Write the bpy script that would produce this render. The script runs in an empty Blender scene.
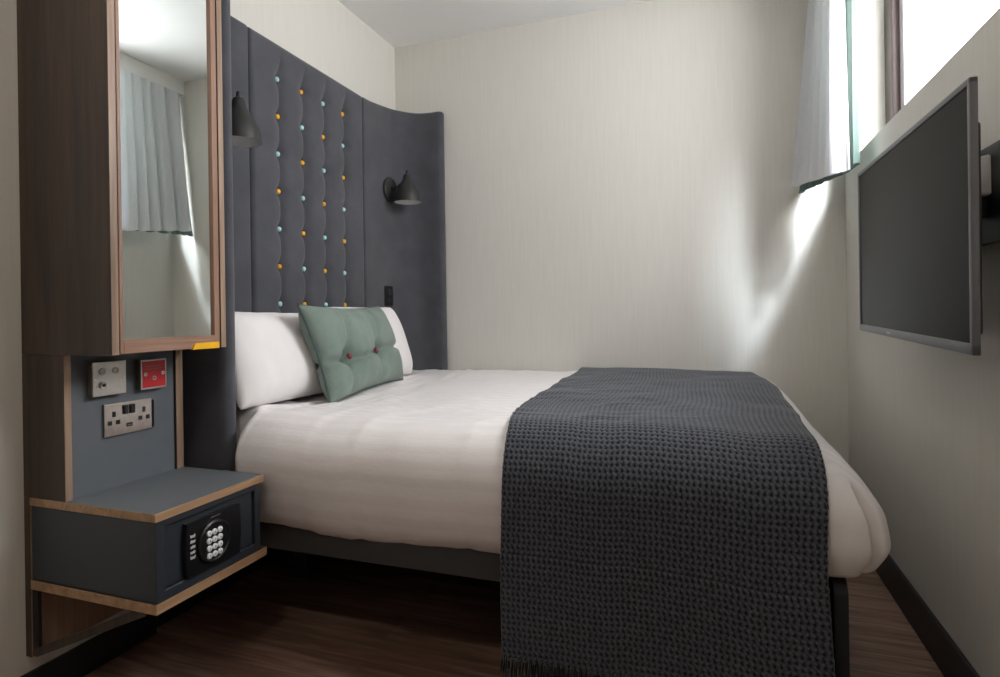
import bpy, bmesh, math, random
import numpy as np
from mathutils import Vector, Matrix, noise
random.seed(7)
PI = math.pi
C = bpy.context.scene.collection
SC = bpy.context.scene

# ------------------------------------------------------------------ room size (metres)
RX, RY, RZ = 2.202, 2.90, 2.443       # right wall, back wall, ceiling
YF = -1.75                            # wall behind the camera
CAM = (1.629, 0.0, 0.95)

# ------------------------------------------------------------------ materials
def srgb(r, g, b):
    f = lambda c: (c/255/12.92) if c/255 <= .04045 else ((c/255+.055)/1.055)**2.4
    return (f(r), f(g), f(b), 1)

class NM:
    def __init__(s, name):
        s.m = bpy.data.materials.new(name); s.m.use_nodes = True
        s.t = s.m.node_tree; s.b = s.t.nodes['Principled BSDF']; s.out = s.t.nodes['Material Output']
    def n(s, typ, **k):
        x = s.t.nodes.new(typ)
        for a, v in k.items(): setattr(x, a, v)
        return x
    def l(s, a, b): s.t.links.new(a, b)
    def coord(s, scale=(1, 1, 1), kind='Object'):
        tc = s.n('ShaderNodeTexCoord'); mp = s.n('ShaderNodeMapping')
        mp.inputs['Scale'].default_value = scale
        s.l(tc.outputs[kind], mp.inputs['Vector']); return mp.outputs['Vector']
    def noise(s, vec, scale, detail=4, rough=.55, dist=0):
        x = s.n('ShaderNodeTexNoise'); x.inputs['Scale'].default_value = scale
        x.inputs['Detail'].default_value = detail; x.inputs['Roughness'].default_value = rough
        x.inputs['Distortion'].default_value = dist
        s.l(vec, x.inputs['Vector']); return x.outputs['Fac']
    def ramp(s, fac, stops):
        r = s.n('ShaderNodeValToRGB'); e = r.color_ramp.elements
        while len(e) < len(stops): e.new(.5)
        for i, (p, c) in enumerate(stops): e[i].position = p; e[i].color = c
        s.l(fac, r.inputs['Fac']); return r.outputs['Color']
    def bump(s, h, strength, dist, prev=None):
        b = s.n('ShaderNodeBump'); b.inputs['Strength'].default_value = strength
        b.inputs['Distance'].default_value = dist
        s.l(h, b.inputs['Height'])
        if prev is not None: s.l(prev, b.inputs['Normal'])
        s.l(b.outputs['Normal'], s.b.inputs['Normal']); return b.outputs['Normal']
    def set(s, **k):
        for a, v in k.items(): s.b.inputs[a.replace('_', ' ')].default_value = v
        return s

def plain(name, col, rough=.5, metal=0, spec=.5, var=.06, sc=40):
    m = NM(name); m.set(Roughness=rough, Metallic=metal); m.b.inputs['Specular IOR Level'].default_value = spec
    c = m.ramp(m.noise(m.coord(), sc), [(.3, tuple(x*(1-var) for x in col[:3])+(1,)), (.7, tuple(min(1, x*(1+var)) for x in col[:3])+(1,))])
    m.l(c, m.b.inputs['Base Color']); return m.m

def wall_mat(name, col):
    m = NM(name); m.set(Roughness=.62); m.b.inputs['Specular IOR Level'].default_value = .35
    v = m.coord((90, 90, 4)); f = m.noise(v, 1.0, 5, .6)
    v2 = m.coord((5, 5, 60)); f2 = m.noise(v2, 1.0, 3, .6)
    c = m.ramp(f, [(.3, tuple(x*.955 for x in col[:3])+(1,)), (.7, tuple(x*1.02 for x in col[:3])+(1,))])
    m.l(c, m.b.inputs['Base Color'])
    n1 = m.bump(f, .12, .002); m.bump(f2, .06, .002, n1)
    return m.m

def wood_mat(name, dark, mid, light, axis='z', rough=.42, sc=1.0):
    m = NM(name); m.set(Roughness=rough); m.b.inputs['Specular IOR Level'].default_value = .4
    s = {'z': (34*sc, 34*sc, 1.6*sc), 'y': (34*sc, 1.6*sc, 34*sc), 'x': (1.6*sc, 34*sc, 34*sc)}[axis]
    f = m.noise(m.coord(s), 1.0, 7, .62, .5)
    s2 = tuple(x*5 for x in s); g = m.noise(m.coord(s2), 1.0, 3, .6)
    mx = m.n('ShaderNodeMath', operation='ADD'); mu = m.n('ShaderNodeMath', operation='MULTIPLY'); mu.inputs[1].default_value = .35
    m.l(g, mu.inputs[0]); m.l(f, mx.inputs[0]); m.l(mu.outputs[0], mx.inputs[1])
    c = m.ramp(mx.outputs[0], [(.42, dark), (.66, mid), (.92, light)])
    m.l(c, m.b.inputs['Base Color']); m.bump(f, .08, .001); return m.m

def fabric_mat(name, c1, c2, scale=900, rough=.9, sheen=.25, bump=.25):
    m = NM(name); m.set(Roughness=rough); m.b.inputs['Specular IOR Level'].default_value = .2
    m.b.inputs['Sheen Weight'].default_value = sheen; m.b.inputs['Sheen Roughness'].default_value = .5
    f = m.noise(m.coord((1, 1, 1)), scale, 2, .7); g = m.noise(m.coord(), 9, 3)
    mx = m.n('ShaderNodeMath', operation='ADD'); m.l(f, mx.inputs[0])
    mu = m.n('ShaderNodeMath', operation='MULTIPLY'); mu.inputs[1].default_value = .5; m.l(g, mu.inputs[0]); m.l(mu.outputs[0], mx.inputs[1])
    m.l(m.ramp(mx.outputs[0], [(.55, c1), (.95, c2)]), m.b.inputs['Base Color'])
    m.bump(f, bump, .0015); return m.m

M = {}
M['wall'] = wall_mat('wall_paint', srgb(212, 209, 201))
M['wall_dark'] = M['wall']
M['ceiling'] = plain('ceiling_paint', srgb(240, 240, 238), .8, spec=.2, var=.01, sc=3)
M['white_paint'] = plain('white_paint', srgb(235, 235, 232), .5, var=.01)
M['skirting'] = plain('black_skirting', srgb(34, 35, 37), .45, var=.1, sc=6)
M['walnut'] = wood_mat('walnut_laminate', srgb(46, 37, 31), srgb(64, 52, 43), srgb(82, 67, 55))
M['walnut_frame'] = wood_mat('walnut_door_frame', srgb(110, 82, 68), srgb(140, 108, 90), srgb(165, 132, 112))
M['walnut_frame_y'] = wood_mat('walnut_door_rail', srgb(110, 82, 68), srgb(140, 108, 90), srgb(165, 132, 112), 'y')
M['edge_z'] = wood_mat('oak_edge_upright', srgb(120, 98, 80), srgb(148, 124, 104), srgb(172, 148, 126))
M['edge_y'] = wood_mat('oak_edge_level', srgb(128, 98, 72), srgb(166, 132, 100), srgb(190, 158, 124), 'y')
M['grey_laminate'] = plain('grey_laminate', srgb(98, 103, 108), .5, spec=.35, var=.03, sc=25)
M['black_metal'] = plain('black_metal', srgb(22, 23, 25), .42, var=.08)
M['safe'] = plain('safe_enamel', srgb(48, 53, 59), .38, var=.05, sc=80)
M['safe_dark'] = plain('safe_black', srgb(20, 21, 24), .35)
M['key'] = plain('white_key', srgb(225, 228, 232), .4)
M['bed_frame'] = plain('bed_frame_paint', srgb(60, 60, 62), .5, var=.06, sc=20)
M['foot_panel'] = plain('bed_foot_paint', srgb(40, 45, 47), .5)
M['sconce'] = plain('sconce_black', srgb(38, 38, 38), .5, var=.04)
M['sconce_in'] = plain('sconce_white_inside', srgb(235, 235, 235), .6)
M['headboard'] = fabric_mat('headboard_cloth', srgb(62, 63, 68), srgb(84, 85, 91), 700)
M['teal_button'] = plain('teal_button', srgb(170, 214, 218), .55)
M['orange_button'] = plain('orange_button', srgb(235, 168, 45), .55)
M['pillow'] = fabric_mat('pillow_cotton', srgb(226, 222, 222), srgb(238, 235, 235), 1200, .8, .15, .08)
M['cushion'] = fabric_mat('green_wool', srgb(96, 112, 104), srgb(131, 146, 137), 520, .92, .2, .45)
M['cushion_pipe'] = fabric_mat('dark_green_piping', srgb(62, 78, 76), srgb(84, 100, 98), 700)
M['red_button'] = plain('red_button', srgb(120, 44, 54), .6)
M['steel'] = plain('brushed_steel', srgb(190, 186, 178), .32, 1.0, var=.05, sc=200)
M['steel_dark'] = plain('brushed_nickel', srgb(168, 160, 154), .25, 1.0, var=.1, sc=60)
M['red'] = plain('red_plate', srgb(205, 32, 42), .3)
M['white_plastic'] = plain('white_plastic', srgb(225, 225, 222), .4)
M['black_plastic'] = plain('black_plastic', srgb(18, 18, 19), .4)
M['box_grey'] = plain('grey_backbox', srgb(118, 108, 100), .5)
M['yellow'] = plain('yellow_pull', srgb(240, 180, 10), .45)
M['tv_case'] = plain('tv_case', srgb(118, 119, 123), .35, .3, var=.03)
M['bracket'] = plain('bracket_black', srgb(30, 32, 34), .45)
M['window_frame'] = plain('brown_window_frame', srgb(78, 60, 57), .4, var=.08, sc=12)
M['sash'] = plain('window_sash', srgb(190, 180, 186), .3, var=.04)
M['silver'] = plain('silver_mark', srgb(180, 180, 184), .3, .8)

m = NM('mirror_glass'); m.set(Metallic=1.0, Roughness=.015); m.b.inputs['Base Color'].default_value = (.86, .90, .885, 1)
M['mirror'] = m.m
m = NM('tv_screen'); m.set(Roughness=.22); m.b.inputs['Base Color'].default_value = srgb(6, 6, 7); m.b.inputs['IOR'].default_value = 1.2; m.b.inputs['Specular IOR Level'].default_value = .13
M['tv_screen'] = m.m
m = NM('window_glass')
tr = m.n('ShaderNodeBsdfTransparent'); gl = m.n('ShaderNodeBsdfGlossy'); gl.inputs['Roughness'].default_value = .02
mix = m.n('ShaderNodeMixShader')
mix.inputs[0].default_value = .07; m.l(tr.outputs[0], mix.inputs[1]); m.l(gl.outputs[0], mix.inputs[2]); m.l(mix.outputs[0], m.out.inputs[0])
M['glass'] = m.m

def cloth_mat(name, col, transl, transp, hem=None):
    m = NM(name); m.set(Roughness=.9); m.b.inputs['Specular IOR Level'].default_value = .1
    f = m.noise(m.coord((400, 400, 400)), 1, 2)
    c = m.ramp(f, [(.3, tuple(x*.93 for x in col[:3])+(1,)), (.7, col)])
    m.l(c, m.b.inputs['Base Color'])
    tl = m.n('ShaderNodeBsdfTranslucent'); m.l(c, tl.inputs['Color'])
    mx = m.n('ShaderNodeMixShader'); mx.inputs[0].default_value = transl
    m.l(m.b.outputs[0], mx.inputs[1]); m.l(tl.outputs[0], mx.inputs[2])
    if transp > 0:
        tp = m.n('ShaderNodeBsdfTransparent'); m2 = m.n('ShaderNodeMixShader'); m2.inputs[0].default_value = transp
        m.l(mx.outputs[0], m2.inputs[1]); m.l(tp.outputs[0], m2.inputs[2]); m.l(m2.outputs[0], m.out.inputs[0])
    else: m.l(mx.outputs[0], m.out.inputs[0])
    return m.m
M['sheer'] = cloth_mat('sheer_voile', (.92, .91, .94, 1), .5, .03)
M['sheer_hem'] = cloth_mat('sheer_voile_hem', (.88, .88, .90, 1), .4, 0)
M['lining'] = cloth_mat('green_curtain', srgb(104, 120, 113), .25, 0)

# duvet: satin stripes running along the bed (UV v = metres across the bed)
m = NM('duvet_satin_stripe'); m.b.inputs['Specular IOR Level'].default_value = .35
uv = m.n('ShaderNodeUVMap'); sp = m.n('ShaderNodeSeparateXYZ'); m.l(uv.outputs[0], sp.inputs[0])
w = m.n('ShaderNodeMath', operation='MULTIPLY'); w.inputs[1].default_value = 2*PI/.042; m.l(sp.outputs['Y'], w.inputs[0])
sn = m.n('ShaderNodeMath', operation='SINE'); m.l(w.outputs[0], sn.inputs[0])
mr = m.n('ShaderNodeMapRange'); m.l(sn.outputs[0], mr.inputs['Value'])
mr.inputs['From Min'].default_value = -.12; mr.inputs['From Max'].default_value = .12
fac = mr.outputs['Result']
m.l(m.ramp(fac, [(0, srgb(234, 230, 230)), (1, srgb(239, 236, 236))]), m.b.inputs['Base Color'])
rr = m.n('ShaderNodeMapRange'); m.l(fac, rr.inputs['Value']); rr.inputs['To Min'].default_value = .62; rr.inputs['To Max'].default_value = .33
m.l(rr.outputs['Result'], m.b.inputs['Roughness'])
f = m.noise(m.coord((1, 1, 1)), 900, 2); n1 = m.bump(f, .06, .001); n2 = m.bump(m.noise(m.coord((3, 5, 5)), 2.2, 4), .25, .012, n1)
M['duvet'] = m.m
M['duvet_plain'] = plain('duvet_edge_cotton', srgb(234, 230, 229), .8, var=.02)

# throw: charcoal waffle wool
m = NM('charcoal_waffle_wool'); m.set(Roughness=.85); m.b.inputs['Specular IOR Level'].default_value = .3
m.b.inputs['Sheen Weight'].default_value = .35; m.b.inputs['Sheen Roughness'].default_value = .4
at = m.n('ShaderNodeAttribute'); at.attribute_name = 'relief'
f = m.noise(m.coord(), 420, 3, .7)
c1 = m.ramp(at.outputs['Fac'], [(.0, srgb(8, 9, 12)), (.5, srgb(30, 33, 40)), (1, srgb(98, 102, 111))])  # pits darkened and raised yarns lightened by height: shade painted into the weave
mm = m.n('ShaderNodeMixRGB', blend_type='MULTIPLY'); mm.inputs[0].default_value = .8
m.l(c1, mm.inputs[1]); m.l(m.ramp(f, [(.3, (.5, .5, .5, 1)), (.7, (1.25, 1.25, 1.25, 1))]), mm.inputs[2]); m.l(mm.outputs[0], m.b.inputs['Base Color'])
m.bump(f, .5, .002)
M['throw'] = m.m

# floor: dark walnut planks along X
m = NM('dark_plank_floor'); m.set(Roughness=.42); m.b.inputs['Specular IOR Level'].default_value = .4
v = m.coord((1, 1, 1))
br = m.n('ShaderNodeTexBrick'); m.l(v, br.inputs['Vector']); br.offset = .37
for k, x in (('Scale', 1.0), ('Mortar Size', .0016), ('Brick Width', 1.15), ('Row Height', .125), ('Mortar Smooth', .3), ('Bias', 0.0)): br.inputs[k].default_value = x
br.inputs['Color1'].default_value = (.25, .25, .25, 1); br.inputs['Color2'].default_value = (.95, .95, .95, 1); br.inputs['Mortar'].default_value = (.5, .5, .5, 1)
gr = m.noise(m.coord((3.0, 42, 1)), 1.0, 7, .62, .6)
g2 = m.noise(m.coord((1.4, 9, 1)), 1.0, 3, .5)
ad = m.n('ShaderNodeMath', operation='MULTIPLY_ADD'); ad.inputs[1].default_value = .22; m.l(br.outputs['Color'], ad.inputs[0]); m.l(gr, ad.inputs[2])
a2 = m.n('ShaderNodeMath', operation='MULTIPLY_ADD'); a2.inputs[1].default_value = .4; m.l(g2, a2.inputs[0]); m.l(ad.outputs[0], a2.inputs[2])
col = m.ramp(a2.outputs[0], [(.5, srgb(72, 53, 45)), (.78, srgb(116, 89, 76)), (1.0, srgb(156, 128, 113))])
mx = m.n('ShaderNodeMixRGB'); m.l(br.outputs['Fac'], mx.inputs[0]); m.l(col, mx.inputs[1]); mx.inputs[2].default_value = srgb(112, 88, 76)
m.l(mx.outputs[0], m.b.inputs['Base Color']); m.bump(gr, .1, .001)
M['floor'] = m.m

# ------------------------------------------------------------------ builders
def box(bm, x0, x1, y0, y1, z0, z1, bev=0, seg=2, mi=0):
    g = bmesh.ops.create_cube(bm, size=1)['verts']
    for v in g: v.co = Vector(((x0+x1)/2+v.co.x*(x1-x0), (y0+y1)/2+v.co.y*(y1-y0), (z0+z1)/2+v.co.z*(z1-z0)))
    fs = set(f for v in g for f in v.link_faces)
    for f in fs: f.material_index = mi
    if bev > 0:
        es = list(set(e for v in g for e in v.link_edges))
        bmesh.ops.bevel(bm, geom=es, offset=bev, segments=seg, affect='EDGES', profile=.6)
    return bm

def bx(x0, x1, y0, y1, z0, z1, bev=0, seg=2):
    return box(bmesh.new(), x0, x1, y0, y1, z0, z1, bev, seg)

def lathe(bm, prof, origin, axis='z', n=48, cap=True):
    """prof: list of (radius, height); axis = direction of height"""
    rings = []
    o = Vector(origin)
    for r, h in prof:
        ring = []
        for k in range(n):
            a = 2*PI*k/n
            if axis == 'z': p = Vector((r*math.cos(a), r*math.sin(a), h))
            elif axis == 'x': p = Vector((h, r*math.cos(a), r*math.sin(a)))
            else: p = Vector((r*math.cos(a), h, r*math.sin(a)))
            ring.append(bm.verts.new(o+p))
        rings.append(ring)
    for i in range(len(rings)-1):
        for k in range(n):
            bm.faces.new((rings[i][k], rings[i][(k+1) % n], rings[i+1][(k+1) % n], rings[i+1][k]))
    if cap:
        bm.faces.new(rings[0]); bm.faces.new(rings[-1])
    return bm

def tube(bm, pts, r, n=10, closed=False):
    pts = [Vector(p) for p in pts]; rings = []
    N = len(pts)
    for i, p in enumerate(pts):
        a = pts[(i-1) % N] if (closed or i > 0) else p
        b = pts[(i+1) % N] if (closed or i < N-1) else p
        t = (b-a).normalized()
        u = t.cross(Vector((0, 0, 1)))
        if u.length < 1e-3: u = t.cross(Vector((1, 0, 0)))
        u.normalize(); w = t.cross(u)
        rings.append([bm.verts.new(p+u*r*math.cos(2*PI*k/n)+w*r*math.sin(2*PI*k/n)) for k in range(n)])
    for i in range(N if closed else N-1):
        A, B = rings[i], rings[(i+1) % N]
        for k in range(n): bm.faces.new((A[k], A[(k+1) % n], B[(k+1) % n], B[k]))
    if not closed: bm.faces.new(rings[0]); bm.faces.new(rings[-1])
    return bm

def prism(bm, pts, z0, z1, axis='z', mi=0):
    """extrude a polygon; axis z: pts (x,y); axis y: pts (x,z); axis x: pts (y,z)"""
    def P(a, b, h): return {'z': (a, b, h), 'y': (a, h, b), 'x': (h, a, b)}[axis]
    A = [bm.verts.new(P(a, b, z0)) for a, b in pts]; B = [bm.verts.new(P(a, b, z1)) for a, b in pts]
    n = len(pts); fs = [bm.faces.new(A), bm.faces.new(B)]
    for i in range(n): fs.append(bm.faces.new((A[i], A[(i+1) % n], B[(i+1) % n], B[i])))
    for f in fs: f.material_index = mi
    return bm

def grid(bm, fn, nu, nv):
    """fn(u,v)->(x,y,z), u,v in 0..1; open surface"""
    V = [[bm.verts.new(fn(i/nu, j/nv)) for j in range(nv+1)] for i in range(nu+1)]
    for i in range(nu):
        for j in range(nv): bm.faces.new((V[i][j], V[i+1][j], V[i+1][j+1], V[i][j+1]))
    return V

def thing(name, label, cat, loc=(0, 0, 0), group=None):
    o = bpy.data.objects.new(name, None); C.objects.link(o); o.location = loc
    o.empty_display_size = .05
    o['label'] = label; o['category'] = cat
    if group: o['group'] = group
    return o

def obj(name, bm, mats, parent=None, smooth=False, angle=None, recalc=True):
    me = bpy.data.meshes.new(name)
    if recalc: bmesh.ops.recalc_face_normals(bm, faces=bm.faces)
    root = parent
    off = Vector((0, 0, 0))
    while root is not None:
        off += root.location; root = root.parent
    if off.length > 0: bmesh.ops.translate(bm, verts=bm.verts, vec=-off)
    bm.to_mesh(me); bm.free()
    if not isinstance(mats, (list, tuple)): mats = [mats]
    for x in mats: me.materials.append(x)
    o = bpy.data.objects.new(name, me); C.objects.link(o)
    if parent is not None: o.parent = parent
    if smooth:
        me.polygons.foreach_set('use_smooth', [True]*len(me.polygons))
        if angle is not None: me.set_sharp_from_angle(angle=math.radians(angle))
    return o

def tag(o, label, cat, group=None):
    o['label'] = label; o['category'] = cat
    if group: o['group'] = group
    return o

def struct(name, bm, mats, parent=None, **k):
    o = obj(name, bm, mats, parent, **k)
    if parent is None: o['kind'] = 'structure'
    return o

def sstep(a, b, x):
    t = min(1, max(0, (x-a)/(b-a))); return t*t*(3-2*t)

# ------------------------------------------------------------------ the room shell
T = .20
struct('floor', bx(-.2, RX+T, YF-.2, RY+.2, -.1, 0), M['floor'])
struct('ceiling', bx(-.2, RX+T, YF-.2, RY+.2, RZ, RZ+.1), M['ceiling'])
WL = .043                             # the wall stands 4 cm proud from the bedside unit towards the camera
bm = bmesh.new(); prism(bm, [(-.2, YF-.2), (WL, YF-.2), (WL, 1.31), (0, 1.31), (0, RY), (-.2, RY)], 0, RZ)
struct('wall_left', bm, M['wall'])
struct('wall_back', bx(-.2, RX+T, RY, RY+.2, 0, RZ), M['wall'])
struct('wall_front', bx(-.2, RX+T, YF-.2, YF, 0, RZ), M['wall'])
WY0, WY1, WZ0, WZ1 = 1.10, 2.725, 1.56, 2.435
bm = bmesh.new()
box(bm, RX, RX+T, YF, RY, 0, WZ0)
box(bm, RX, RX+T, YF, RY, WZ1, RZ)
box(bm, RX, RX+T, YF, WY0, WZ0, WZ1)
box(bm, RX, RX+T, WY1, RY, WZ0, WZ1)
struct('wall_right', bm, M['wall'])
struct('baseboard_left', bx(WL, WL+.014, YF, 1.31, 0, .085, .003, 1), M['skirting'])
struct('baseboard_right', bx(RX-.014, RX, YF, RY, 0, .112, .003, 1), M['skirting'])
struct('baseboard_back', bx(.014, RX-.014, RY-.014, RY, 0, .105, .003, 1), M['skirting'])
struct('baseboard_front', bx(.014, RX-.014, YF, YF+.014, 0, .105, .003, 1), M['skirting'])
# door in the wall behind the camera
bm = bx(1.15, 1.95, YF, YF+.03, 0, 2.02, .003, 1)
d1 = struct('door_1', bm, M['walnut'])
bm = bmesh.new(); tube(bm, [(1.22, YF+.03, 1.0), (1.22, YF+.075, 1.0), (1.33, YF+.075, 1.0)], .009)
obj('door_handle', bm, M['steel'], d1, smooth=True, angle=40)

# window: frame, sash and glass set back in the reveal
wn = bmesh.new()
FX0, FX1 = 2.312, 2.375
box(wn, FX0, FX1, WY1-.105, WY1, WZ0, WZ1, .006)
box(wn, FX0, FX1, WY0, WY0+.045, WZ0, WZ1, .006)
box(wn, FX0, FX1, WY0, WY1, WZ0, WZ0+.045, .006)
box(wn, FX0, FX1, WY0, WY1, WZ1-.045, WZ1, .006)
box(wn, FX0, FX1, 1.36, 1.41, WZ0, WZ1, .006)
w1 = struct('window_1', wn, M['window_frame'])
sb = bmesh.new()
for a, b in ((1.416, WY1-.114), (WY0+.051, 1.354)):
    box(sb, FX0+.022, FX1+.018, b-.05, b, WZ0+.045, WZ1-.045, .006)
    box(sb, FX0+.022, FX1+.018, a, a+.04, WZ0+.045, WZ1-.045, .006)
    box(sb, FX0+.022, FX1+.018, a, b, WZ0+.045, WZ0+.085, .006)
    box(sb, FX0+.022, FX1+.018, a, b, WZ1-.085, WZ1-.045, .006)
obj('sash', sb, M['sash'], w1)
obj('glass_pane', bx(2.366, 2.370, WY0+.05, WY1-.05, WZ0+.046, WZ1-.046), M['glass'], w1)

# pelmet box under the ceiling above the window
struct('trim_1', bx(2.085, RX, .70, RY, 2.350, RZ, .003, 1), M['white_paint'])

# ------------------------------------------------------------------ bed
bed = thing('bed', 'black framed double bed standing between the winged headboard and the television wall', 'bed', (1.1, 2.1, 0))
obj('side_rail', bx(.32, 1.865, 1.372, 1.40, .277, .358, .004), M['bed_frame'], bed)
obj('side_rail', bx(.32, 1.865, 2.86, 2.885, .277, .358, .004), M['bed_frame'], bed)
bm = bmesh.new()
Rr = .035; y0, y1, zt = 1.352, 2.885, .392
pts = [(y0, 0), (y0, zt-Rr)]+[(y0+Rr-Rr*math.cos(a), zt-Rr+Rr*math.sin(a)) for a in [PI/2*k/6 for k in range(1, 7)]]+[(y1, zt), (y1, 0)]
prism(bm, pts, 1.866, 1.892, 'x')
obj('foot_panel', bm, M['foot_panel'], bed)
obj('bed_base', bx(.13, 1.86, 1.402, 2.808, .30, .345, .003, 1), M['bed_frame'], bed)
obj('leg', bx(.20, .25, 1.75, 1.80, 0, .30, .004), M['bed_frame'], bed)
obj('leg', bx(.20, .25, 2.55, 2.60, 0, .30, .004), M['bed_frame'], bed)
obj('mattress', bx(.13, 1.83, 1.42, 2.808, .347, .585, .03, 4), M['pillow'], bed, smooth=True)

# ------------------------------------------------------------------ duvet
XI, YI, ZT = 1.805, 1.465, .640
A1, B1, A2, B2 = .145, .135, .065, .186
L1 = .22; L2 = .20
def prof(e):
    if e <= L1:
        th = PI/2*e/L1
        return A1*math.sin(th), -B1*(1-math.cos(th))
    th = PI/2*min(1, (e-L1)/L2)
    return A1-A2*(1-math.cos(th)), -B1-B2*math.sin(th)
def crown(x, y):
    c = .012*math.exp(-((x-1.35)/.5)**2)+.010
    n = .010*noise.noise(Vector((x*2.6, y*2.2, 3.1)))+.004*noise.noise(Vector((x*9, y*7, 1.1)))
    near_pillow = sstep(.85, .35, x)
    n += near_pillow*.008*noise.noise(Vector((x*22, y*6+x*8, 5.1)))
    rg = 1-abs(noise.noise(Vector((x*4+y*2.5, y*8-x*5, 8.3))))*2
    n += .0045*max(0, rg-.55)/.45*sstep(1.75, 1.3, x)*(.4+.6*sstep(2.1, 1.6, y))
    n += .022*math.exp(-((x-.30)/.16)**2)*math.exp(-((y-1.42)/.22)**2)
    return c+n
def duvet_pt(cx, cy, lift=0.0):
    """cx: metres from the head; cy: metres from the back wall edge inwards (y). cy may go below YI and cx beyond XI: the overhang"""
    ex = max(0, cx-XI); ey = max(0, YI-cy); e = math.hypot(ex, ey)
    x = min(cx, XI); y = max(cy, YI)
    z = ZT+crown(x, y)
    back = max(0, (cy-(RY-.07))/.06)
    z -= .018*back*back
    if e > 0:
        o, dz = prof(e); k = 1+lift/.2
        nx, ny = ex/e, -ey/e
        head = 1-sstep(.318, .350, cx)      # tucked in behind the near wing
        if ny < 0 and head > 0: o = o*(1-.62*head)
        if ex > 0 and ey > 0: o *= 1+.36*(2*nx*abs(ny))**1.5*sstep(.05, .28, e)
        if cx > 1.6 and e > .1: o += .007*noise.noise(Vector((x*16+e*9, e*14-x*6, 3.3)))*sstep(1.6, 1.8, cx)
        wob = 1+.05*noise.noise(Vector((cx*3.1, cy*3.3, 7.0)))*min(1, e/.2)+.035*noise.noise(Vector((cx*8+2, cy*2.5, 2.0)))*min(1, e/.3)
        hem = .012*noise.noise(Vector((cx*3, cy*.2, 4.4)))*max(0, (e-.25)/.15)
        # a soft valley where the closed duvet end folds round the foot corner
        if ex > 0:
            ang = math.atan2(ex, max(ey, 1e-6))
            g = math.exp(-((ang-.80)/.055)**2)*sstep(.13, .20, e) if ey > 0 else 0
            o -= .045*g
            g2 = math.exp(-((ang-1.05)/.14)**2)*sstep(.1, .3, e) if ey > 0 else 0
            o += .008*g2
        if e > L1: dz += .073*sstep(1.3, 1.82, cx)*(e-L1)/L2
        x += nx*o*wob; y += ny*o*wob; z += dz+hem
    return x, y, z
bm = bmesh.new(); uvl = bm.loops.layers.uv.new('UVMap')
EX = L1+L2
cxs = list(np.linspace(.13, XI, 150))+list(np.linspace(XI, XI+EX, 46)[1:])
cys = list(np.linspace(RY-.012, YI, 120))+list(np.linspace(YI, YI-EX, 46)[1:])
V = []
for cx in cxs:
    row = []
    for cy in cys:
        ex = max(0, cx-XI); ey = max(0, YI-cy)
        # square corner of the cloth gathered to a round one
        if ex > 0 and ey > 0:
            m_ = max(ex, ey); e = math.hypot(ex, ey); ex2, ey2 = ex*m_/e, ey*m_/e
            row.append(bm.verts.new(duvet_pt(XI+ex2, YI-ey2)))
        else: row.append(bm.verts.new(duvet_pt(cx, cy)))
    V.append(row)
for i in range(len(cxs)-1):
    for j in range(len(cys)-1):
        f = bm.faces.new((V[i][j], V[i+1][j], V[i+1][j+1], V[i][j+1]))
        if cxs[i] > 1.79 and cys[j] < YI-.13: f.material_index = 1
        for lp, (a, b) in zip(f.loops, ((i, j), (i+1, j), (i+1, j+1), (i, j+1))):
            lp[uvl].uv = (cxs[a], cys[b])
duvet = obj('duvet', bm, [M['duvet'], M['duvet_plain']], smooth=True)
md = duvet.modifiers.new('thick', 'SOLIDIFY'); md.thickness = .022; md.offset = -1
tag(duvet, 'puffy white striped duvet spread over the bed mattress', 'duvet')

# ------------------------------------------------------------------ charcoal throw with waffle weave and fringe
def throw_profile():
    """(y,z) polyline over the bed from the back edge to the near hem, with arc length"""
    pts = [(RY-.020, 0.0)]
    for k in range(1, 60): pts.append((RY-.020+(YI-RY+.020)*k/59, 0.0))
    for k in range(1, 25):
        o, dz = prof(L1*k/24); pts.append((YI-o-.004, dz))
    y, z = pts[-1]
    for k in range(1, 40): pts.append((y-.004*math.sin(k/39*3), z-(ZT-B1-.105)*k/39))
    return np.array(pts)
TP = throw_profile(); TL = np.concatenate([[0], np.cumsum(np.hypot(*(TP[1:]-TP[:-1]).T))])
cell, per = .0135, 5
ns = int(TL[-1]/cell*per); nt = int(.74/cell*per)
verts = np.zeros(((ns+1)*(nt+1), 3)); rel = np.zeros(len(verts))
def xl(s):   # left and right edges along the length
    y = np.interp(s, TL, TP[:, 0]); d = max(0, s-np.interp(-YI, -TP[:60, 0], TL[:60]))
    left = np.interp(y, [1.30, 1.39, 1.68, 2.05, 2.88], [1.163, 1.150, 1.100, 1.078, 1.040]) + .02*d*.5
    right = np.interp(y, [1.30, 1.45, 1.60, 2.00, 2.45, 2.88], [1.850, 1.848, 1.856, 1.872, 1.868, 1.800])
    return left+.004*math.sin(s*9), right+.004*math.sin(s*13+1)
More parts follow.
